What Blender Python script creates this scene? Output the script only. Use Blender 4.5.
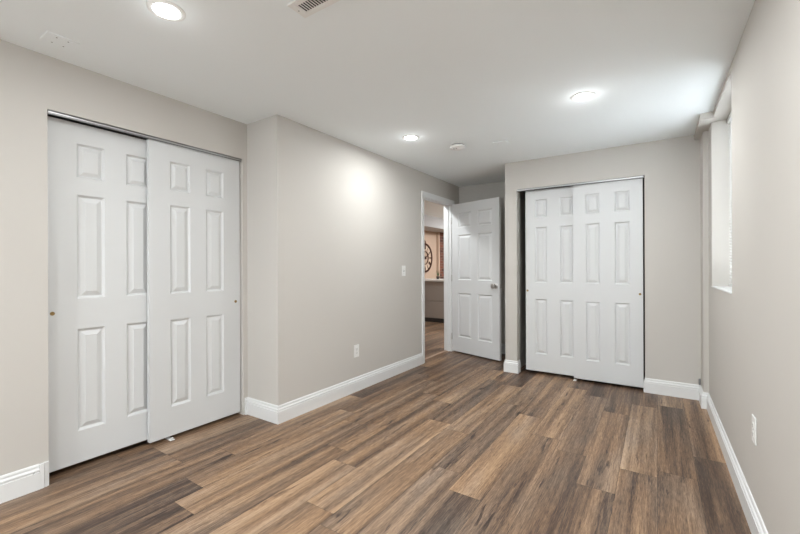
import bpy, bmesh, math, random
from mathutils import Vector, Matrix
R = math.radians
random.seed(7)
sc = bpy.context.scene
for o in list(bpy.data.objects): bpy.data.objects.remove(o)
C = sc.collection

# ------------------------------------------------------------------ camera, world, exposure
H = 2.378                       # ceiling height
XL, XJ, YB, YJ, XE = -2.816, -2.439, 4.384, 1.982, -1.4547
YK = 5.274                      # back of the door alcove
YREAR = -3.4                    # wall behind the camera
WH = 2.69                       # top of the walls, above the ceiling board
def XR(y): return 0.364 - 0.004*(y-2.4)     # right wall, very slightly out of square
cam = bpy.data.objects.new('camera', bpy.data.cameras.new('camera')); C.objects.link(cam); sc.camera = cam
TH, ROLL = 0.5841, -0.0036
R0 = Vector((math.cos(TH), math.sin(TH), 0)); F0 = Vector((-math.sin(TH), math.cos(TH), 0)); U0 = Vector((0, 0, 1))
c, s = math.cos(ROLL), math.sin(ROLL)
Rt = R0*c + U0*s; Ut = U0*c - R0*s
cam.matrix_world = Matrix(((Rt.x, Ut.x, -F0.x, 0), (Rt.y, Ut.y, -F0.y, 0), (Rt.z, Ut.z, -F0.z, 1.2), (0, 0, 0, 1)))
cam.data.sensor_width = 36; cam.data.lens = 389.58/800*36; cam.data.clip_start = 0.02

LAMP_DOWN, LAMP_HALO = 8.0, 0.3
w = bpy.data.worlds.new('daylight'); sc.world = w; w.use_nodes = True
nt = w.node_tree; bg = nt.nodes['Background']
bg.inputs[0].default_value = (0.87, 0.94, 1.0, 1); bg.inputs[1].default_value = 7.2
sc.view_settings.view_transform = 'Standard'; sc.view_settings.look = 'None'
sc.view_settings.gamma = 1; sc.view_settings.use_curve_mapping = False
sc.view_settings.exposure = 0.57

# ------------------------------------------------------------------ materials
def srgb(r, g, b):
    f = lambda v: (v/255/12.92) if v/255 <= .04045 else ((v/255+.055)/1.055)**2.4
    return (f(r), f(g), f(b), 1)
def mat(name, col, rough=.5, metal=0, spec=.5, bump=0, bscale=200, emit=None, estr=0, var=0, trans=0):
    m = bpy.data.materials.new(name); m.use_nodes = True
    n = m.node_tree; b = n.nodes['Principled BSDF']
    b.inputs['Base Color'].default_value = col; b.inputs['Roughness'].default_value = rough
    b.inputs['Metallic'].default_value = metal; b.inputs['Specular IOR Level'].default_value = spec
    if trans: b.inputs['Transmission Weight'].default_value = trans
    if emit: b.inputs['Emission Color'].default_value = emit; b.inputs['Emission Strength'].default_value = estr
    tc = n.nodes.new('ShaderNodeTexCoord')
    nz = n.nodes.new('ShaderNodeTexNoise'); nz.inputs['Scale'].default_value = bscale; nz.inputs['Detail'].default_value = 3
    n.links.new(tc.outputs['Object'], nz.inputs['Vector'])
    if bump:
        bp = n.nodes.new('ShaderNodeBump'); bp.inputs['Strength'].default_value = bump; bp.inputs['Distance'].default_value = .002
        n.links.new(nz.outputs['Fac'], bp.inputs['Height']); n.links.new(bp.outputs['Normal'], b.inputs['Normal'])
    if var:
        n2 = n.nodes.new('ShaderNodeTexNoise'); n2.inputs['Scale'].default_value = 1.7; n2.inputs['Detail'].default_value = 4
        n.links.new(tc.outputs['Object'], n2.inputs['Vector'])
        mx = n.nodes.new('ShaderNodeMix'); mx.data_type = 'RGBA'
        mx.inputs[6].default_value = tuple(v*(1-var) for v in col[:3])+(1,); mx.inputs[7].default_value = tuple(min(1, v*(1+var)) for v in col[:3])+(1,)
        n.links.new(n2.outputs['Fac'], mx.inputs[0]); n.links.new(mx.outputs[2], b.inputs['Base Color'])
    return m
M = {}
M['wall'] = mat('greige wall paint', (.575, .550, .512, 1), .72, bump=.12, bscale=260, var=.02, spec=.3)
M['ceil'] = mat('white ceiling paint', (.885, .925, .935, 1), .85, bump=.15, bscale=180, var=.01, spec=.2)
M['trim'] = mat('white semigloss trim', (.76, .765, .76, 1), .38, var=.01)
M['door'] = mat('white moulded door', (.66, .67, .67, 1), .42, bump=.05, bscale=90, var=.01)
M['plate'] = mat('white plastic', (.82, .82, .80, 1), .35)
M['slot'] = mat('dark slot', (.03, .03, .03, 1), .6)
M['brass'] = mat('brass', (.30, .20, .08, 1), .5, .7)
M['nickel'] = mat('brushed nickel', (.55, .53, .51, 1), .38, 1)
M['alu'] = mat('aluminium track', (.50, .50, .50, 1), .42, 1)
M['inside'] = mat('shade-darkened closet interior', (.10, .095, .09, 1), .8)  # the dark of the closed closets is put into this colour
M['glow'] = mat('lamp lens', (1, 1, 1, 1), .5, emit=(1, .98, .96, 1), estr=14)
M['glass'] = mat('window glass', (1, 1, 1, 1), .02, trans=1)
M['blind'] = mat('white blind', (.85, .85, .84, 1), .5)
_n = M['blind'].node_tree; _t = _n.nodes.new('ShaderNodeBsdfTranslucent'); _t.inputs[0].default_value = (.85, .85, .82, 1)
_m = _n.nodes.new('ShaderNodeMixShader'); _m.inputs[0].default_value = .45
_o = next(x for x in _n.nodes if x.type == 'OUTPUT_MATERIAL')
_n.links.new(_n.nodes['Principled BSDF'].outputs[0], _m.inputs[1]); _n.links.new(_t.outputs[0], _m.inputs[2]); _n.links.new(_m.outputs[0], _o.inputs[0])
M['tan'] = mat('tan wall paint', (.50, .37, .28, 1), .8, bump=.1, var=.03)
M['soffit'] = mat('grey soffit paint', (.46, .45, .45, 1), .8)
M['barwood'] = mat('taupe bar panel', (.30, .26, .23, 1), .6, var=.05)
M['black'] = mat('black base', (.02, .018, .017, 1), .5)
M['counter'] = mat('white stone countertop', (.78, .75, .71, 1), .25, var=.04)
M['iron'] = mat('dark bronze metal', (.07, .025, .015, 1), .45, .6)
M['clockface'] = mat('cream clock face', (.55, .42, .32, 1), .7, var=.05)
M['leaf'] = mat('plant leaf', (.05, .12, .03, 1), .5, var=.3)
M['pot'] = mat('dark pot', (.05, .045, .04, 1), .5)
M['strip'] = mat('threshold strip', srgb(168, 140, 118), .4, var=.05)
M['gray'] = mat('grey metal', (.25, .25, .25, 1), .4, .8)
M['outside'] = mat('window well', (.7, .7, .68, 1), .9, var=.05)

def brick_mat():
    m = bpy.data.materials.new('red brick'); m.use_nodes = True; n = m.node_tree; b = n.nodes['Principled BSDF']
    tc = n.nodes.new('ShaderNodeTexCoord'); sp = n.nodes.new('ShaderNodeSeparateXYZ'); cb = n.nodes.new('ShaderNodeCombineXYZ')
    n.links.new(tc.outputs['Object'], sp.inputs[0]); n.links.new(sp.outputs['Y'], cb.inputs['X']); n.links.new(sp.outputs['Z'], cb.inputs['Y'])
    br = n.nodes.new('ShaderNodeTexBrick'); br.inputs['Scale'].default_value = 1; br.inputs['Brick Width'].default_value = .21
    br.inputs['Row Height'].default_value = .072; br.inputs['Mortar Size'].default_value = .007
    br.inputs['Color1'].default_value = (.24, .075, .045, 1); br.inputs['Color2'].default_value = (.07, .024, .018, 1); br.inputs['Mortar'].default_value = (.20, .14, .11, 1)
    n.links.new(cb.outputs[0], br.inputs['Vector']); n.links.new(br.outputs['Color'], b.inputs['Base Color']); b.inputs['Roughness'].default_value = .85
    return m
M['brick'] = brick_mat()

def floor_mat():
    m = bpy.data.materials.new('vinyl plank'); m.use_nodes = True; n = m.node_tree; L = n.links; b = n.nodes['Principled BSDF']
    def N(t, **k):
        x = n.nodes.new(t)
        for a, v in k.items(): setattr(x, a, v)
        return x
    at = N('ShaderNodeAttribute', attribute_name='plank'); sp = N('ShaderNodeSeparateColor'); L.new(at.outputs['Color'], sp.inputs[0])
    tc = N('ShaderNodeTexCoord'); xyz = N('ShaderNodeSeparateXYZ'); L.new(tc.outputs['Object'], xyz.inputs[0])
    def math_(op, a, bb=None, cc=None):
        x = N('ShaderNodeMath', operation=op)
        for i, v in enumerate((a, bb, cc)):
            if v is None: continue
            if isinstance(v, (int, float)): x.inputs[i].default_value = v
            else: L.new(v, x.inputs[i])
        return x.outputs[0]
    seed = math_('MULTIPLY', sp.outputs[1], 37.0)
    def streak(sx, sy, detail, rough, dist=0.0, off=0.0):
        cb = N('ShaderNodeCombineXYZ')
        L.new(math_('MULTIPLY', xyz.outputs['X'], sx), cb.inputs[0]); L.new(math_('MULTIPLY', xyz.outputs['Y'], sy), cb.inputs[1])
        L.new(math_('ADD', seed, off), cb.inputs[2])
        nz = N('ShaderNodeTexNoise'); nz.inputs['Scale'].default_value = 1; nz.inputs['Detail'].default_value = detail
        nz.inputs['Roughness'].default_value = rough; nz.inputs['Distortion'].default_value = dist
        L.new(cb.outputs[0], nz.inputs['Vector']); return nz.outputs['Fac']
    band = streak(14, .5, 2, .5, .15)         # broad bands of heartwood
    fine = streak(105, 3.0, 4, .7, .05, 5)      # long grain
    tick = streak(320, 16, 3, .8, 0, 9)       # short pores
    knot = streak(26, 2.6, 4, .65, .5, 13)   # dark cathedral smudges
    grey = streak(7, 1.4, 2, .5, .3, 21)
    v = math_('MULTIPLY_ADD', band, 1.15, -.565)
    v = math_('ADD', v, math_('MULTIPLY_ADD', sp.outputs[0], .72, .11))
    v = math_('ADD', v, math_('MULTIPLY_ADD', fine, .75, -.375))
    v = math_('ADD', v, math_('MULTIPLY_ADD', tick, 1.15, -.575))
    kr = N('ShaderNodeMapRange'); L.new(knot, kr.inputs[0]); kr.inputs[1].default_value = .60; kr.inputs[2].default_value = .76; kr.inputs[3].default_value = 0; kr.inputs[4].default_value = -.6
    v = math_('ADD', v, kr.outputs[0])
    rp = N('ShaderNodeValToRGB'); L.new(v, rp.inputs[0]); e = rp.color_ramp.elements
    e[0].position = 0; e[0].color = srgb(60, 45, 37); e[1].position = 1; e[1].color = srgb(192, 161, 130)
    for p_, c_ in ((.22, (86, 67, 55)), (.42, (118, 93, 72)), (.62, (147, 118, 91)), (.8, (170, 139, 108))):
        q = e.new(p_); q.color = srgb(*c_)
    # greyer planks and patches
    hs = N('ShaderNodeMix', data_type='RGBA'); hs.blend_type = 'MIX'
    bw = N('ShaderNodeRGBToBW'); L.new(rp.outputs[0], bw.inputs[0])
    cg = N('ShaderNodeCombineColor'); L.new(math_('MULTIPLY', bw.outputs[0], 1.10), cg.inputs[0]); L.new(math_('MULTIPLY', bw.outputs[0], .99), cg.inputs[1]); L.new(math_('MULTIPLY', bw.outputs[0], .88), cg.inputs[2])
    gf = N('ShaderNodeMapRange'); L.new(grey, gf.inputs[0]); gf.inputs[1].default_value = .42; gf.inputs[2].default_value = .7; gf.inputs[3].default_value = 0.0; gf.inputs[4].default_value = .3
    g2 = math_('ADD', gf.outputs[0], math_('MULTIPLY', sp.outputs[2], .35)); g2 = math_('MINIMUM', g2, .9)
    L.new(g2, hs.inputs[0]); L.new(rp.outputs[0], hs.inputs[6]); L.new(cg.outputs[0], hs.inputs[7])
    L.new(hs.outputs[2], b.inputs['Base Color'])
    b.inputs['Roughness'].default_value = .42; b.inputs['Specular IOR Level'].default_value = .35
    bp = N('ShaderNodeBump'); bp.inputs['Strength'].default_value = .25; bp.inputs['Distance'].default_value = .001
    L.new(math_('ADD', fine, tick), bp.inputs['Height']); L.new(bp.outputs['Normal'], b.inputs['Normal'])
    return m
M['floor'] = floor_mat()

# ------------------------------------------------------------------ helpers
def link(name, me, m, parent=None):
    o = bpy.data.objects.new(name, me); C.objects.link(o)
    if m is not None: me.materials.append(M[m] if isinstance(m, str) else m)
    if parent: o.parent = parent
    return o
def fin(name, bm, m, parent=None, smooth=False, loc=None, rz=0):
    bmesh.ops.recalc_face_normals(bm, faces=bm.faces)
    me = bpy.data.meshes.new(name); bm.to_mesh(me); bm.free()
    if smooth:
        for p in me.polygons: p.use_smooth = True
        try: me.set_sharp_from_angle(angle=R(38))
        except Exception: pass
    o = link(name, me, m, parent)
    if loc is not None: o.location = loc
    o.rotation_euler.z = rz
    return o
def box(bm, x0, x1, y0, y1, z0, z1, bev=0):
    v = [bm.verts.new((x, y, z)) for x in (x0, x1) for y in (y0, y1) for z in (z0, z1)]
    fs = [bm.faces.new([v[i] for i in f]) for f in ((0,1,3,2),(4,6,7,5),(0,4,5,1),(2,3,7,6),(0,2,6,4),(1,5,7,3))]
    if bev:
        es = {e for f in fs for e in f.edges}
        bmesh.ops.bevel(bm, geom=list(es), offset=bev, segments=2, profile=.5, affect='EDGES')
def prism(bm, pts, z0, z1):
    a = [bm.verts.new((x, y, z0)) for x, y in pts]; b = [bm.verts.new((x, y, z1)) for x, y in pts]
    n = len(pts); bm.faces.new(a[::-1]); bm.faces.new(b)
    for i in range(n): bm.faces.new((a[i], a[(i+1) % n], b[(i+1) % n], b[i]))
def lathe(bm, prof, seg=32, axis='z', cen=(0, 0, 0)):
    rings = []
    for r, h in prof:
        if r < 1e-6: rings.append([bm.verts.new((0, 0, h))])
        else: rings.append([bm.verts.new((r*math.cos(2*math.pi*i/seg), r*math.sin(2*math.pi*i/seg), h)) for i in range(seg)])
    for a, b in zip(rings, rings[1:]):
        for i in range(seg):
            j = (i+1) % seg
            if len(a) == 1 and len(b) == 1: continue
            if len(a) == 1: bm.faces.new((a[0], b[i], b[j]))
            elif len(b) == 1: bm.faces.new((a[i], a[j], b[0]))
            else: bm.faces.new((a[i], a[j], b[j], b[i]))
    vs = [v for r in rings for v in r]
    rot = {'z': Matrix(), 'x': Matrix.Rotation(R(90), 4, 'Y'), '-y': Matrix.Rotation(R(90), 4, 'X'), '-z': Matrix.Rotation(R(180), 4, 'X')}[axis]
    bmesh.ops.transform(bm, matrix=Matrix.Translation(cen) @ rot, verts=vs)
def empty(name, loc, rz=0):
    o = bpy.data.objects.new(name, None); C.objects.link(o); o.location = loc; o.rotation_euler.z = rz; o.empty_display_size = .05
    return o
def tag(o, label, cat, group=None):
    o['label'] = label; o['category'] = cat; o['kind'] = 'thing'
    if group: o['group'] = group
    return o
def struct(name, bm, m, parent=None, **k):
    o = fin(name, bm, m, parent, **k)
    if not parent: o['kind'] = 'structure'
    return o

# ------------------------------------------------------------------ floor: every plank a strip of one surface
PW, PL, PX0 = 0.1877, 1.29, -0.004
seams = {1: 3.061, 0: 2.736, -1: 2.646, -2: 2.333, -3: 3.989, -4: 2.853, -5: 1.893, -6: 2.076, -7: 2.60, -8: 2.69, -9: 3.09,
         -10: 1.929, -11: 2.315, -12: 1.177, -13: 2.787, -14: 1.261}
tones = {(1, 0): (.25, .1), (1, 1): (.55, 0), (0, 0): (.50, 0), (0, 1): (.36, .1), (-1, 0): (.42, .1), (-1, 1): (.66, .3), (-1, 2): (.3, 0),
  (-2, 0): (.30, .2), (-2, 1): (.58, 0), (-2, 2): (.36, 0), (-3, 0): (.52, .1), (-3, 1): (.24, .2), (-3, -1): (.42, .1), (-4, 0): (.45, .1), (-4, 1): (.62, 0),
  (-5, 0): (.36, .8), (-5, 1): (.68, 0), (-5, 2): (.55, 0), (-6, 0): (.58, .6), (-6, 1): (.42, .5), (-6, 2): (.58, 0),
  (-7, -1): (.50, 0), (-7, 0): (.56, .1), (-7, 1): (.70, 0), (-7, 2): (.25, .1), (-8, -1): (.50, 0), (-8, 0): (.68, .1), (-8, 1): (.36, .4), (-8, 2): (.5, 0),
  (-9, -1): (.66, .1), (-9, 0): (.50, 0), (-9, 1): (.66, 0), (-9, 2): (.35, .1), (-10, 0): (.50, .1), (-10, 1): (.54, 0), (-10, 2): (.42, .1),
  (-11, -1): (.18, .4), (-11, 0): (.58, 0), (-11, 1): (.55, 0), (-11, 2): (.35, 0), (-12, 0): (.16, .4), (-12, 1): (.55, 0), (-12, 2): (.5, 0),
  (-13, 0): (.55, 0), (-13, 1): (.22, .2), (-14, 0): (.52, 0), (-14, 1): (.45, 0)}
def floor():
    bm = bmesh.new(); vals = []
    x0f, x1f, y0f, y1f = -5.25, .75, YREAR-.2, 11.3
    i0 = math.floor((x0f-PX0)/PW); i1 = math.ceil((x1f-PX0)/PW)
    g = .0007
    for i in range(i0, i1):
        xa, xb = max(x0f, PX0+i*PW), min(x1f, PX0+(i+1)*PW)
        sy = seams.get(i, random.random()*PL)
        k = math.floor((y0f-sy)/PL)
        while sy+k*PL < y1f:
            ya, yb = max(y0f, sy+k*PL), min(y1f, sy+(k+1)*PL)
            kk = k+1          # plank index 0 = the one that ends (nearer side) at the seam
            t, gr = tones.get((i, kk), (random.uniform(.3, .64), random.choice((0, 0, .1, .4))))
            sd = random.random()
            z = 0.0
            p = [(xa+g, ya+g), (xb-g, ya+g), (xb-g, yb-g), (xa+g, yb-g)]
            f = bm.faces.new([bm.verts.new((x, y, z)) for x, y in p]); vals.append((f, (t, sd, gr, 1)))
            k += 1
    # dark subfloor showing in the hairline joints, slab below
    lay = bm.loops.layers.float_color.new('plank')
    for f, v in vals:
        for l in f.loops: l[lay] = v
    n0 = len(bm.faces)
    box(bm, x0f, x1f, y0f, y1f, -.12, -.0012)
    bm.faces.ensure_lookup_table()
    for f in bm.faces[n0:]:
        f.material_index = 1
        for l in f.loops: l[lay] = (.2, .5, 0, 1)
    me = bpy.data.meshes.new('floor'); bm.to_mesh(me); bm.free()
    o = link('floor', me, 'floor'); me.materials.append(M['slot']); o['kind'] = 'structure'
floor()

# ------------------------------------------------------------------ ceiling
bm = bmesh.new(); box(bm, -5.25, .75, YREAR-.2, 11.3, H, H+.3); struct('ceiling', bm, 'ceil')

# ------------------------------------------------------------------ closets' and room's walls
CY0, CY1, CZ = .7247, 1.941, 2.084         # left closet opening
BX0, BX1, BZ = -1.322, -.1015, 2.069       # back closet opening
DY0, DY1, DZ = 4.232, 5.022, 2.082         # entry doorway
WY0, WY1, WZ0, WZ1 = 2.96, 3.93, 1.035, 2.335   # window opening
bm = bmesh.new()
box(bm, XL-.115, XL, YREAR, CY0, 0, H); box(bm, XL-.115, XL, CY1, YJ+.115, 0, H); box(bm, XL-.115, XL, CY0, CY1, CZ, H)
struct('wall_left', bm, 'wall')
bm = bmesh.new(); box(bm, XL, XJ-.115, YJ, YJ+.115, 0, H); struct('wall_jog', bm, 'wall')
bm = bmesh.new()
box(bm, XJ-.115, XJ, YJ, DY0, 0, H); box(bm, XJ-.115, XJ, DY1, YK, 0, H); box(bm, XJ-.115, XJ, DY0, DY1, DZ, H)
struct('wall_partition', bm, 'wall')
bm = bmesh.new(); box(bm, XJ-.115, XR(5), YK, YK+.115, 0, H); struct('wall_alcove', bm, 'wall')
bm = bmesh.new()
box(bm, XE, BX0, YB, YB+.115, 0, H); box(bm, BX1, XR(YB), YB, YB+.115, 0, H); box(bm, BX0, BX1, YB, YB+.115, BZ, H)
box(bm, XE, XE+.10, YB+.115, YK, 0, H)
struct('wall_back', bm, 'wall')
bm = bmesh.new()
def rw(y0, y1, z0, z1, t=.23): prism(bm, [(XR(y0), y0), (XR(y0)+t, y0), (XR(y1)+t, y1), (XR(y1), y1)], z0, z1)
rw(YREAR, WY0, 0, H); rw(WY1, YK+.115, 0, H); rw(WY0, WY1, 0, WZ0); rw(WY0, WY1, WZ1, H)
struct('wall_right', bm, 'wall')
bm = bmesh.new()
FX0, FX1, FZ0, FZ1 = -2.2, -.2, .75, 2.05     # unseen double window, added behind the camera to let in fill daylight
box(bm, XL-.115, FX0, YREAR-.115, YREAR, 0, H); box(bm, FX1, .62, YREAR-.115, YREAR, 0, H); box(bm, FX0, FX1, YREAR-.115, YREAR, 0, FZ0); box(bm, FX0, FX1, YREAR-.115, YREAR, FZ1, H)
struct('wall_front', bm, 'wall')
bm = bmesh.new()
for x_ in (FX0, (FX0+FX1)/2-.03, FX1-.06): box(bm, x_, x_+.06, YREAR-.10, YREAR-.05, FZ0, FZ1, .002)
for z_ in (FZ0, FZ1-.06): box(bm, FX0+.06, FX1-.06, YREAR-.098, YREAR-.052, z_, z_+.06, .002)
struct('window_added', bm, 'trim')
# boxed pipe chase in the corner and the dropped header above it
bm = bmesh.new(); box(bm, .321, XR(4.15), 4.15, YB, 0, H-.043); struct('wall_chase', bm, 'wall')
bm = bmesh.new(); box(bm, .279, XR(YB)+.02, 3.80, YB, H-.047, H); struct('trim_soffit', bm, 'wall')
# closet linings
bm = bmesh.new(); box(bm, XL-.78, XL-.70, CY0-.2, CY1+.25, 0, H); box(bm, XL-.70, XL-.115, CY0-.28, CY0-.2, 0, H); box(bm, XL-.70, XL-.115, CY1+.17, CY1+.25, 0, H)
struct('wall_closet_left', bm, 'inside')
bm = bmesh.new(); box(bm, XE+.10, XR(5), YK-.02, YK, 0, H); struct('wall_closet_back', bm, 'inside')

# ------------------------------------------------------------------ baseboards
BH = .136
PROF = [(0, 0), (.0165, 0), (.0165, .092), (.0115, .0935), (.0105, .098), (.0155, .101), (.0155, .107), (.0125, .112), (.0075, .1145), (.0065, .120), (.0085, .1215), (.0085, .127), (.0055, .134), (.002, .136), (0, .136)]
def sweep(name, path, prof=PROF, m='trim', parent=None, side=1):
    """profile swept along a plan polyline, mitred; the room is on the left of the path when side=1"""
    bm = bmesh.new(); P = [Vector(p) for p in path]; rings = []
    for i, p in enumerate(P):
        d0 = (P[i]-P[i-1]).normalized() if i else None; d1 = (P[i+1]-P[i]).normalized() if i < len(P)-1 else None
        n0 = Vector((-d0.y, d0.x))*side if d0 else None; n1 = Vector((-d1.y, d1.x))*side if d1 else None
        if n0 is None: n = n1
        elif n1 is None: n = n0
        else:
            n = (n0+n1).normalized(); n = n/ n.dot(n0)
        rings.append([bm.verts.new((p.x+n.x*a, p.y+n.y*a, z)) for a, z in prof])
    k = len(prof)
    for a, b in zip(rings, rings[1:]):
        for i in range(k): bm.faces.new((a[i], a[(i+1) % k], b[(i+1) % k], b[i]))
    bm.faces.new(rings[0][::-1]); bm.faces.new(rings[-1])
    return struct(name, bm, m, parent)
e = .0006
bl = sweep('baseboard_left', [(XL+e, CY0-.042), (XL+e, YREAR)])
# returned end: the moulding turned upright at the closet opening
def upright_return():
    bm = bmesh.new()
    for (w0, w1, d) in ((0, .008, .006), (.008, .020, .0105), (.020, .023, .008), (.023, .042, .0145)):
        box(bm, XL+e, XL+e+d, CY0-w1, CY0-w0, 0.0, BH-.0015*(w1 < .02)-w0*.15)
    # mitre hairline
    return struct('baseboard_return', bm, 'trim', bl)
upright_return()
bm = bmesh.new()
a = Vector((XL+.0152, CY0-.062, .100)); b_ = Vector((XL+.0152, CY0-.150, .004)); dn = Vector((0, .0009, -.0009))
bm.faces.new([bm.verts.new(v) for v in (a-dn, a+dn, b_+dn, b_-dn)])
fin('hairline_crack', bm, 'gray', bl)
sweep('baseboard_partition', [(XJ+e, 4.1715), (XJ+e, YJ-e), (XL+e, YJ-e), (XL+e, CY1+.011)], side=1)
sweep('baseboard_back', [(BX1+.004, YB+.04), (BX1+.004, YB-e), (.321-e, YB-e)], side=-1)
sweep('baseboard_chase', [(.321-e, YB-.0155), (.321-e, 4.15-e), (XR(4.15)-e, 4.15-e), (XR(YREAR)-e, YREAR)], side=-1)
sweep('baseboard_stub', [(XE-e, YB+.3), (XE-e, YB-e), (BX0+e, YB-e), (BX0+e, YB+.085)], side=-1)
sweep('baseboard_alcove', [(XJ+.02, YK-e), (XE-.001, YK-e)], side=-1)

# ------------------------------------------------------------------ six panel doors
def panels(bm, W, Hh, cols, rows, y, sgn):
    """one moulded face in the plane y, panels pressed inwards; sgn=-1 faces -y"""
    xs = sorted({0, W} | {v for cc in cols for v in cc}); zs = sorted({0, Hh} | {v for rr in rows for v in rr})
    inn = -sgn
    def q(p): 
        vs = [bm.verts.new(v) for v in p]; bm.faces.new(vs if sgn < 0 else vs[::-1])
    for xa, xb in zip(xs, xs[1:]):
        for za, zb in zip(zs, zs[1:]):
            if (xa, xb) in cols and (za, zb) in rows:
                R_ = [(0, 0), (.002, .002), (.010, .0105), (.013, .0125), (.017, .0125), (.040, .003), (.0415, .0015)]
                if zb-za < .3: R_ = [(0, 0), (.002, .002), (.009, .0105), (.012, .0125), (.015, .0125), (.034, .003), (.0355, .0015)]
                loops = []
                for ins, dep in R_:
                    yy = y+inn*dep
                    loops.append([(xa+ins, yy, za+ins), (xb-ins, yy, za+ins), (xb-ins, yy, zb-ins), (xa+ins, yy, zb-ins)])
                for l0, l1 in zip(loops, loops[1:]):
                    for i in range(4): q([l0[i], l0[(i+1) % 4], l1[(i+1) % 4], l1[i]])
                q(loops[-1])
            else: q([(xa, y, za), (xb, y, za), (xb, y, zb), (xa, y, zb)])
def door_bm(W, Hh, T, cols, rows, both=False):
    bm = bmesh.new(); panels(bm, W, Hh, cols, rows, 0, -1)
    if both: panels(bm, W, Hh, cols, rows, T, 1)
    else: bm.faces.new([bm.verts.new(v) for v in ((0, T, 0), (0, T, Hh), (W, T, Hh), (W, T, 0))])
    for p in (((0,0,0),(0,0,Hh),(0,T,Hh),(0,T,0)), ((W,0,0),(W,T,0),(W,T,Hh),(W,0,Hh)), ((0,0,Hh),(W,0,Hh),(W,T,Hh),(0,T,Hh)), ((0,0,0),(0,T,0),(W,T,0),(W,0,0))):
        bm.faces.new([bm.verts.new(v) for v in p])
    bmesh.ops.remove_doubles(bm, verts=bm.verts, dist=1e-5)
    return bm
ZR = lambda z0: [(.226-z0, .836-z0), (1.018-z0, 1.640-z0), (1.743-z0, 1.946-z0)]
def closet_door(W, z0, z1, cols, loc, rz, label, pull_u, pull_z, m='door'):
    o = fin('sliding_wardrobe_door', door_bm(W, z1-z0, .034, cols, ZR(z0)), m, loc=(loc[0], loc[1], z0), rz=rz)
    tag(o, label, 'closet door', 'sliding six panel closet doors')
    bm = bmesh.new(); lathe(bm, [(.0112, 0), (.0112, .0015), (.010, .0018), (.0085, .0008), (0, .0006)], 24, '-y', (pull_u, 0, pull_z-z0))
    p = fin('finger_pull', bm, 'brass', o, smooth=True); p['label'] = 'brass finger pull'
    return o
# left closet: local +x runs along world +Y, local -y faces the room (+X)
lc = [(.148, .290), (.408, .550)]
closet_door(.70, .036, 2.066, lc, (XL-.075, .7285), R(90), 'rear white closet door of the left wall, beside the short baseboard piece', .034, .940)
closet_door(.679, .024, 2.066, [(.135, .277), (.395, .537)], (XL-.028, 1.2525), R(90), 'front white closet door of the left wall, overlapping its pair beside the wall jog', .640, .927)
bc = [(.1165, .248), (.380, .5115)]
closet_door(.628, .036, 2.050, [(.104, .232), (.366, .498)], (-1.246, YB+.084), 0, 'rear white closet door of the far closet, on the entry door side', .020, .929)
closet_door(.620, .028, 2.046, bc, (-.7365, YB+.036), 0, 'front white closet door of the far closet, nearest the window wall', .595, .929)

# tracks
def track(loc, rz, L, ztop, label):
    """local x along the opening, local -y to the room"""
    t = tag(empty('closet_track', loc, rz), label, 'door track', 'metal tracks over the closets')
    bm = bmesh.new(); box(bm, .002, L-.002, .006, .112, ztop-.003, ztop-.0005); fin('top_plate', bm, 'gray', t)
    bm = bmesh.new(); box(bm, .006, L-.006, .010, .0135, ztop-.015, ztop-.006, .0008); fin('fascia', bm, 'alu', t)
    bm = bmesh.new(); box(bm, .006, L-.006, .0136, .0155, ztop-.021, ztop-.004); fin('back_plate', bm, 'gray', t)
    bm = bmesh.new(); box(bm, .006, L-.006, .044, .047, ztop-.014, ztop-.004); fin('centre_rail', bm, 'gray', t)
track((XL, CY0, 0), R(90), CY1-CY0, CZ, 'long silver sliding door track above the left closet doors')
track((BX0, YB, 0), 0, BX1-BX0, BZ, 'silver sliding door track above the far closet doors')
def floor_guide(loc, rz, label):
    t = tag(empty('floor_guide', loc, rz), label, 'door guide', 'plastic floor guides under the closet doors')
    bm = bmesh.new(); box(bm, -.016, .016, -.018, .055, 0.0005, .004, .0012); fin('base', bm, 'plate', t)
    bm = bmesh.new(); box(bm, -.006, .006, -.014, -.0095, .004, .020, .001); fin('lip', bm, 'plate', t)
floor_guide((XL-.016, 1.385, 0), R(90), 'tiny white floor guide under the doors of the left closet')
floor_guide((-.728, YB+.040, 0), 0, 'tiny white floor guide under the doors of the far closet')

# ------------------------------------------------------------------ entry door
W1 = .80
hx, hy = XJ+.012, 5.008
fx, fy = -1.652, 4.758
ang = math.atan2(fy-hy, fx-hx); W1 = math.hypot(fx-hx, fy-hy)
cw = (W1-.115*2-.115)/2
dc = [(.115, .115+cw), (.23+cw, .23+2*cw)]
d = fin('door_1', door_bm(W1, 2.055, .035, dc, ZR(.02), True), 'door', loc=(hx, hy, .020), rz=ang); d['kind'] = 'structure'
def knob(y, sg):
    bm = bmesh.new(); prof = [(.036, 0), (.036, .004), (.031, .008), (.014, .011), (.012, .028), (.022, .034), (.031, .042), (.034, .053), (.030, .063), (.016, .069), (0, .070)]
    lathe(bm, prof, 28, '-y', (0, 0, 0))
    if sg > 0: bmesh.ops.scale(bm, vec=(1, -1, 1), verts=bm.verts)
    bmesh.ops.translate(bm, vec=(W1-.062, y, .935), verts=bm.verts)
    k = fin('door_knob', bm, 'nickel', d, smooth=True); k['label'] = 'round brushed nickel knob'
knob(0, -1); knob(.035, 1)
bm = bmesh.new(); box(bm, W1, W1+.0015, .006, .029, .907, .963); box(bm, W1+.0015, W1+.009, .012, .023, .927, .943, .002)
k = fin('latch_plate', bm, 'nickel', d); k['label'] = 'brushed nickel latch plate'
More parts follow.
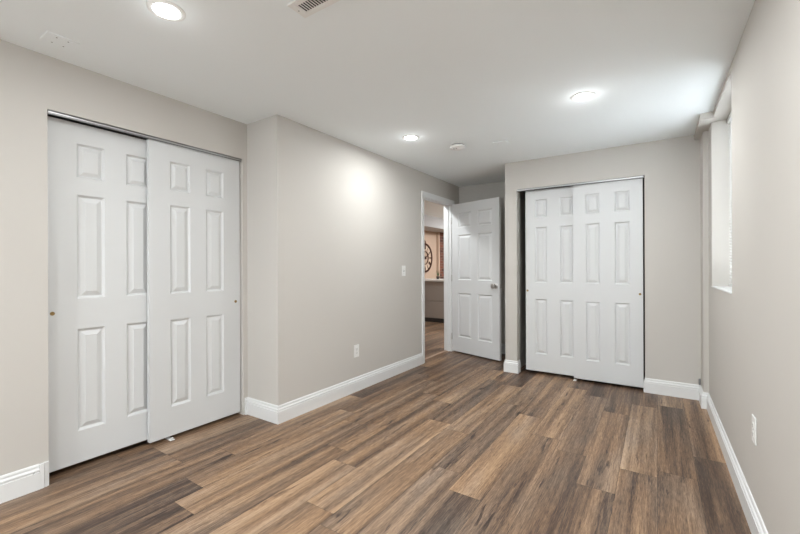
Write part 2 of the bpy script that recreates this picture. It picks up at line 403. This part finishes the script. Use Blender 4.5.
for z in (.20, 1.02, 1.83):
    bm = bmesh.new(); lathe(bm, [(0, -.045), (.0065, -.045), (.0065, .045), (0, .045)], 16, 'z', (-.004, -.005, z-.02+.02))
    box(bm, 0.0, .004, -.002, .030, z-.045, z+.045)
    k = fin('hinge', bm, 'nickel', d, smooth=False); k['label'] = 'brushed nickel butt hinge'

# casing round the doorway, room side and hall side, plus the jamb lining
def casing(name, x, sg):
    bm = bmesh.new(); cwid = .060
    def bar(y0, y1, z0, z1, vert, inner_low):
        box(bm, *sorted((x, x+sg*.010)), y0, y1, z0, z1, .0015)
    for st, (o0, o1, dd) in enumerate(((0, .0235, .010), (.0235, .0455, .0145), (.0455, cwid, .0175))):
        xs_ = sorted((x+sg*.0004, x+sg*dd))
        box(bm, *xs_, DY0-o1, DY0-o0, 0.0005, DZ+o1, .001)
        box(bm, *xs_, DY1+o0, DY1+o1, 0.0005, DZ+o1, .001)
        box(bm, *xs_, DY0-o0, DY1+o0, DZ+o0, DZ+o1, .001)
    return struct(name, bm, 'trim')
casing('trim_1', XJ, 1); casing('trim_2', XJ-.115, -1)
bm = bmesh.new()
box(bm, XJ-.114, XJ-.001, DY0, DY0+.012, 0, DZ); box(bm, XJ-.114, XJ-.001, DY1-.012, DY1, 0, DZ); box(bm, XJ-.114, XJ-.001, DY0, DY1, DZ-.012, DZ)
box(bm, XJ-.075, XJ-.040, DY0+.012, DY0+.024, 0, DZ-.012); box(bm, XJ-.075, XJ-.040, DY1-.024, DY1-.012, 0, DZ-.012); box(bm, XJ-.075, XJ-.040, DY0+.012, DY1-.012, DZ-.024, DZ-.012)
struct('trim_3', bm, 'trim')
bm = bmesh.new(); box(bm, XJ-.110, XJ-.060, DY0+.012, DY1-.012, .0002, .006, .002); struct('trim_4', bm, 'strip')

# ------------------------------------------------------------------ window in the right wall
wx = XR(3.4)
win = empty('window_1', (0, 0, 0)); win['kind'] = 'structure'
bm = bmesh.new()
def wl(x0, x1, y0, y1, z0, z1): box(bm, wx+x0, wx+x1, y0, y1, z0, z1, .0015)
wl(.160, .200, WY0+.001, WY0+.045, WZ0, WZ1); wl(.160, .200, WY1-.045, WY1-.001, WZ0, WZ1)
wl(.160, .200, WY0, WY1, WZ0, WZ0+.045); wl(.160, .200, WY0, WY1, WZ1-.045, WZ1)
wl(.166, .194, (WY0+WY1)/2-.02, (WY0+WY1)/2+.02, WZ0, WZ1)
fin('window_frame', bm, 'trim', win)
bm = bmesh.new(); box(bm, wx+.178, wx+.182, WY0+.04, WY1-.04, WZ0+.04, WZ1-.04); fin('window_pane', bm, 'glass', win)
bm = bmesh.new(); prism(bm, [(XR(WY0)-.004, WY0+.002), (wx+.160, WY0+.002), (wx+.160, WY1-.002), (XR(WY1)-.004, WY1-.002)], WZ0-.001, WZ0+.006)
struct('window_sill', bm, 'trim', win)
bm = bmesh.new()      # white drywall return lining the recess
prism(bm, [(XR(WY1)+.001, WY1), (wx+.16, WY1), (wx+.16, WY1-.004), (XR(WY1)+.001, WY1-.004)], WZ0, WZ1)
prism(bm, [(XR(WY0)+.001, WY0), (wx+.16, WY0), (wx+.16, WY0+.004), (XR(WY0)+.001, WY0+.004)], WZ0, WZ1)
struct('window_return', bm, 'wall', win)
bl_ = tag(empty('window_blind', (wx+.112, (WY0+WY1)/2, WZ1)), 'white slatted blind hanging in the recessed window of the right wall', 'blind')
wd = (WY1-WY0)/2-.012
bm = bmesh.new(); box(bm, -.020, .020, -wd, wd, -.040, -.002, .002); fin('headrail', bm, 'blind', bl_)
bm = bmesh.new(); z = -.06
while z > -(WZ1-WZ0)+.04:
    n0 = len(bm.verts); box(bm, -.0125, .0125, -wd+.002, wd-.002, z-.0004, z+.0004)
    bm.verts.ensure_lookup_table()
    bmesh.ops.rotate(bm, verts=bm.verts[n0:], cent=(0, 0, z), matrix=Matrix.Rotation(R(42), 3, 'Y'))
    z -= .022
fin('slats', bm, 'blind', bl_)
bm = bmesh.new(); box(bm, -.013, .013, -wd+.002, wd-.002, -(WZ1-WZ0)+.012, -(WZ1-WZ0)+.027, .002); fin('bottom_rail', bm, 'blind', bl_)
for yy in (-wd+.12, wd-.12):
    bm = bmesh.new(); box(bm, -.0148, -.0140, yy-.001, yy+.001, -(WZ1-WZ0)+.02, -.03); fin('ladder_cord', bm, 'blind', bl_)
# ------------------------------------------------------------------ lamps
def downlight(x, y, label, first=[None], zc=H, k=1.0, group='round recessed ceiling lights', kd=1.0):
    if first[0] is None:
        t = empty('ceiling_light', (x, y, zc))
        bm = bmesh.new(); lathe(bm, [(.056, -.0005), (.078, -.0005), (.078, -.003), (.072, -.006), (.062, -.007), (.056, -.005), (.056, -.0005)], 48); fin('trim_ring', bm, 'plate', t, smooth=True)
        bm = bmesh.new(); lathe(bm, [(.056, -.002), (.056, -.005), (.045, -.008), (.025, -.010), (0, -.0105)], 40); fin('lens', bm, 'glow', t, smooth=True)
        first[0] = t
    else:
        t = first[0].copy(); C.objects.link(t); t.location = (x, y, zc)
        for ch in list(first[0].children):
            if ch.type == 'MESH':
                q = ch.copy(); C.objects.link(q); q.parent = t
    tag(t, label, 'ceiling light', group)
    a = bpy.data.lights.new('lamp_down', 'AREA'); a.shape = 'DISK'; a.size = .11; a.energy = LAMP_DOWN*k; a.color = (.955, .985, 1)
    ao = bpy.data.objects.new('lamp_down', a); C.objects.link(ao); ao.parent = t; ao.location = (0, 0, -.024)
    p = bpy.data.lights.new('lamp_halo', 'POINT'); p.shadow_soft_size = .045; p.energy = LAMP_HALO*k*kd; p.color = (.955, .985, 1)  # extra point lamp added below the lens for a halo on the ceiling
    po = bpy.data.objects.new('lamp_halo', p); C.objects.link(po); po.parent = t; po.location = (0, 0, -.075)
    return t
downlight(-1.87, .90, 'glowing round ceiling light nearest the left closet, above its doors', k=.52)
downlight(-1.87, 3.015, 'glowing round ceiling light between the long wall and the smoke alarm', k=1.05)
downlight(-.427, 2.95, 'glowing round ceiling light in front of the far closet, towards the window', k=1.35)
downlight(-.427, .90, 'added round ceiling light above the camera, out of view', k=2.3, kd=.6)  # added to complete the lamp grid out of view, strength raised to brighten the room
downlight(-1.87, -1.2, 'added unseen round ceiling light behind the camera on the closet side', k=2.2)  # made-up rear lamp, out of view, fills the room with light
downlight(-.427, -1.2, 'added unseen round ceiling light behind the camera on the window side', k=3)  # another added rear lamp, lifts the overall brightness
downlight(-2.86, 4.42, 'round hall ceiling light just past the entry doorway', k=1.15, kd=6)
downlight(-1.9, 6.7, 'added unseen round ceiling light in front of the bar in the next room', k=4.5, kd=16)  # no lamp seen here, added out of sight to brighten the next room
downlight(-3.2, 9.0, 'added unseen round ceiling light behind the bar in the next room', k=4.5, kd=16)  # second added lamp, hidden from view, lights the wall past the bar

# ------------------------------------------------------------------ things on the ceiling
t = tag(empty('smoke_alarm', (-1.60, 3.43, H)), 'round white smoke alarm with a dark slot ring on the ceiling', 'smoke alarm')
bm = bmesh.new(); lathe(bm, [(0, -.0005), (.066, -.0005), (.068, -.003), (.068, -.008), (.064, -.010), (0, -.010)], 48); fin('base', bm, 'plate', t, smooth=True)
bm = bmesh.new(); lathe(bm, [(0, -.009), (.062, -.009), (.062, -.020), (0, -.020)], 48); fin('slot_ring', bm, 'slot', t)['label'] = 'dark slot ring'
bm = bmesh.new(); lathe(bm, [(0, -.018), (.069, -.018), (.072, -.022), (.068, -.038), (.054, -.045), (0, -.047)], 48); fin('cover', bm, 'plate', t, smooth=True)
for q in (-1, 1):
    bm = bmesh.new(); box(bm, -.006, .006, -.003, .003, -.0490, -.040); k = fin('sensor_opening', bm, 'slot', t, loc=(.012*q-.012, -.028, 0)); k['label'] = 'small dark opening'
def plate(cx, cy, wx_, wy_, screws, label, name='blank_cover_plate', th=.006):
    t = tag(empty(name, (cx, cy, H)), label, 'cover plate')
    bm = bmesh.new(); box(bm, -wx_/2, wx_/2, -wy_/2, wy_/2, -th, -.0004, .002); fin('plate', bm, 'ceil', t)
    for sx, sy in screws:
        bm = bmesh.new(); lathe(bm, [(0, -th-.0015), (.0035, -th-.001), (.0035, -th+.001), (0, -th+.001)], 14); fin('screw', bm, 'gray', t, loc=(sx, sy, 0))
plate(-2.574, .714, .114, .132, [(.030, -.022), (-.042, -.022), (.030, .025), (-.042, .025)], 'white square cover plate with four screws on the ceiling above the left closet')
plate(-1.235, 3.605, .13, .09, [], 'small plain white cover plate on the ceiling beside the smoke alarm', th=.012)
# supply register
t = tag(empty('ceiling_vent', (-1.235, 1.232, H)), 'white louvered air register on the ceiling at the top photo edge', 'air vent')
bm = bmesh.new()
hxw, hyw, ox, oy = .145, .053, .113, .027
for a in ((-hxw, -ox, -hyw, hyw), (ox, hxw, -hyw, hyw), (-ox, ox, -hyw, -oy), (-ox, ox, oy, hyw)): box(bm, a[0], a[1], a[2], a[3], -.007, -.0004, .0015)
fin('frame', bm, 'plate', t)
bm = bmesh.new(); box(bm, -ox, ox, -oy, oy, -.0012, -.0004); fin('backing', bm, 'slot', t)['label'] = 'dark duct opening'
bm = bmesh.new(); x = -ox+.006
while x < ox:
    n0 = len(bm.verts); box(bm, x-.0024, x+.0024, -oy, oy, -.0055, -.0047); bm.verts.ensure_lookup_table()
    bmesh.ops.rotate(bm, verts=bm.verts[n0:], cent=(x, 0, -.005), matrix=Matrix.Rotation(R(-8), 3, 'Y')); x += .0145
fin('louvers', bm, 'plate', t)
for sx in (-.128, .128):
    bm = bmesh.new(); lathe(bm, [(0, -.0085), (.003, -.008), (.003, -.006), (0, -.006)], 12); fin('screw', bm, 'gray', t, loc=(sx, 0, 0))

# ------------------------------------------------------------------ switch and outlets (local x along wall, -y out of the wall)
def wall_plate(name, loc, rz, label, cat, kind, group=None):
    t = tag(empty(name, loc, rz), label, cat, group)
    bm = bmesh.new(); box(bm, -.037, .037, -.006, -.0004, -.060, .060, .0022); fin('cover_plate', bm, 'plate', t)
    if kind == 'outlet':
        for z in (-.0195, .0195):
            bm = bmesh.new(); box(bm, -.0165, .0165, -.0085, -.005, z-.0135, z+.0135, .002); r = fin('receptacle', bm, 'plate', t)
            bm = bmesh.new(); box(bm, -.0078, -.0058, -.0089, -.0080, z-.003, z+.006); box(bm, .0058, .0078, -.0089, -.0080, z-.003, z+.006); box(bm, -.002, .002, -.0089, -.0080, z-.0095, z-.0055)
            fin('slots', bm, 'slot', r)['label'] = 'dark outlet slots'
        bm = bmesh.new(); lathe(bm, [(.003, .005), (.003, .0066), (0, .0070)], 12, '-y', (0, 0, 0)); fin('screw', bm, 'gray', t)
    else:
        bm = bmesh.new(); box(bm, -.006, .006, -.0072, -.005, -.0125, .0125, .0005); r = fin('toggle_slot', bm, 'gray', t)
        bm = bmesh.new(); box(bm, -.0045, .0045, -.018, -.005, -.004, .010, .0015); fin('toggle', bm, 'plate', t)
        for z in (-.030, .030):
            bm = bmesh.new(); lathe(bm, [(.003, .005), (.003, .0066), (0, .0070)], 12, '-y', (0, 0, z)); fin('screw', bm, 'gray', t)
wall_plate('light_switch', (XJ, 3.762, 1.156), R(90), 'white toggle light switch on the long wall before the doorway', 'light switch', 'switch')
wall_plate('wall_outlet', (XJ, 2.915, .389), R(90), 'white double outlet low on the long wall left of the doorway', 'wall outlet', 'outlet', 'duplex wall outlets')
wall_plate('wall_outlet', (XR(2.345), 2.345, .461), R(-90), 'white double outlet low on the right window wall', 'wall outlet', 'outlet', 'duplex wall outlets')
# little metal stub at the chase corner
t = tag(empty('cable_stub', (.3105, YB-.009, .137)), 'small grey metal stub standing on the baseboard corner by the window wall', 'metal stub')
bm = bmesh.new(); lathe(bm, [(0, .0), (.005, 0), (.005, .006), (0, .006)], 12); fin('foot', bm, 'gray', t)
bm = bmesh.new(); lathe(bm, [(0, .006), (.008, .006), (.008, .052), (.006, .056), (0, .056)], 14); fin('stem', bm, 'gray', t, smooth=True)

# ------------------------------------------------------------------ next room seen through the doorway
XW, XS, YBAR, YEND = -4.95, -4.40, 7.45, 11.0
bm = bmesh.new(); box(bm, XW-.1, XW, 2.2, YEND, 0, H); struct('wall_hall_left', bm, 'tan')
bm = bmesh.new(); box(bm, XW-.1, -.4, YEND, YEND+.1, 0, H); struct('wall_hall_back', bm, 'tan')
bm = bmesh.new(); box(bm, -.5, -.4, YK+.115, YEND, 0, H); struct('wall_hall_right', bm, 'tan')
bm = bmesh.new(); box(bm, XW-.1, XL-.115, 2.10, 2.2, 0, H); struct('wall_hall_front', bm, 'tan')
bm = bmesh.new(); box(bm, XW, XS, 2.2, YEND, 2.13, H); struct('trim_hall_soffit', bm, 'soffit')
bm = bmesh.new(); box(bm, XW, XW+.06, 9.33, YEND, 0, 2.13); struct('wall_brick', bm, 'brick')
bm = bmesh.new(); box(bm, XW, XW+.07, 9.26, 9.328, 0, 2.13, .003); struct('trim_hall_corner', bm, 'tan')
t = tag(empty('bar_counter', (-4.1, YBAR, 0)), 'taupe panelled bar with white stone top in the room beyond the doorway', 'bar counter')
xa, xb = XW+.01+4.1, .95
bm = bmesh.new(); box(bm, xa, xb-.03, .03, .55, .09, .885); box(bm, xa, xb-.03, .018, .03, .09, .45, .002); box(bm, xa, xb-.03, .018, .03, .468, .885, .002); fin('body', bm, 'barwood', t)
bm = bmesh.new(); box(bm, xa, xb, -.03, .62, .887, .925, .004); fin('countertop', bm, 'counter', t)['label'] = 'white stone countertop'
bm = bmesh.new(); box(bm, xa, xb-.03, .01, .54, 0.001, .088); fin('toe_kick', bm, 'black', t)['label'] = 'black base'
# clock
t = tag(empty('wall_clock', (XW, 8.62, 1.43)), 'large round skeleton wall clock with roman numerals on the tan wall', 'clock')
def ring(r0, r1, d0, d1, seg=64):
    bm = bmesh.new(); lathe(bm, [(r0, d0), (r1, d0), (r1, d1), (r0, d1), (r0, d0)], seg, 'x'); return bm
fin('outer_ring', ring(.322, .372, .004, .030), 'iron', t); fin('inner_ring', ring(.155, .170, .008, .022), 'iron', t)
fin('chapter_ring', ring(.20, .335, .010, .016), 'clockface', t)['label'] = 'cream chapter ring'
fin('hanging_loop', ring(.030, .042, .006, .018, 24), 'iron', t, loc=(0, 0, .40))
bm = bmesh.new(); lathe(bm, [(0, .006), (.040, .006), (.040, .030), (0, .034)], 24, 'x'); fin('hub', bm, 'iron', t)
for ang_, ln, wd_ in ((R(-60), .19, .012), (R(60), .27, .009)):
    bm = bmesh.new(); box(bm, .031, .035, -wd_, wd_, -.05, ln); bmesh.ops.rotate(bm, verts=bm.verts, cent=(0, 0, 0), matrix=Matrix.Rotation(ang_, 3, 'X')); fin('hand', bm, 'iron', t)
NUM = ['XII', 'I', 'II', 'III', 'IIII', 'V', 'VI', 'VII', 'VIII', 'IX', 'X', 'XI']
for i, nm in enumerate(NUM):
    bm = bmesh.new(); wid = {'I': .018, 'V': .040, 'X': .036}; tot = sum(wid[ch] for ch in nm); px = -tot/2; hh = .050
    def stroke(x0, x1, w_=.006):
        vs = [bm.verts.new(v) for v in ((.0165, x0-w_, -hh), (.0165, x0+w_, -hh), (.0165, x1+w_, hh), (.0165, x1-w_, hh), (.021, x0-w_, -hh), (.021, x0+w_, -hh), (.021, x1+w_, hh), (.021, x1-w_, hh))]
        for f in ((0,1,2,3),(4,5,6,7),(0,1,5,4),(1,2,6,5),(2,3,7,6),(3,0,4,7)): bm.faces.new([vs[k] for k in f])
    for ch in nm:
        cx = px+wid[ch]/2
        if ch == 'I': stroke(cx, cx)
        elif ch == 'V': stroke(cx, cx-.013); stroke(cx, cx+.013, .0035)
        else: stroke(cx-.012, cx+.012); stroke(cx+.012, cx-.012, .0035)
        px += wid[ch]
    # seen from +x, +y runs to the right
    bmesh.ops.translate(bm, vec=(0, 0, .268), verts=bm.verts)
    bmesh.ops.rotate(bm, verts=bm.verts, cent=(0, 0, 0), matrix=Matrix.Rotation(-i*math.pi/6, 3, 'X'))
    fin('numeral', bm, 'iron', t)
# plant on the bar
t = tag(empty('potted_plant', (-4.13, 7.80, .925)), 'small spiky green plant in a dark pot on the bar counter', 'plant')
bm = bmesh.new(); lathe(bm, [(0, .0005), (.032, .0005), (.042, .06), (.036, .06), (.034, .05), (0, .05)], 20); fin('pot', bm, 'pot', t, smooth=True)
bm = bmesh.new()
for i in range(22):
    a = random.uniform(0, 6.28); ln = random.uniform(.09, .17); tilt = random.uniform(.15, .8); wv = Vector((-math.sin(a), math.cos(a), 0))*.007
    pts = []
    for k_ in range(5):
        u = k_/4; rr = ln*u*math.sin(tilt*(.4+u)); zz = .05+ln*u*math.cos(tilt*(.4+u)); c_ = Vector((rr*math.cos(a), rr*math.sin(a), zz)); pts.append((c_, wv*(1-u*.95)*(1 if k_ else .6)))
    vs = [(bm.verts.new(p_-q_), bm.verts.new(p_+q_+Vector((0, 0, .001)))) for p_, q_ in pts]
    for (a0, a1), (b0, b1) in zip(vs, vs[1:]): bm.faces.new((a0, a1, b1, b0))
fin('leaves', bm, 'leaf', t)
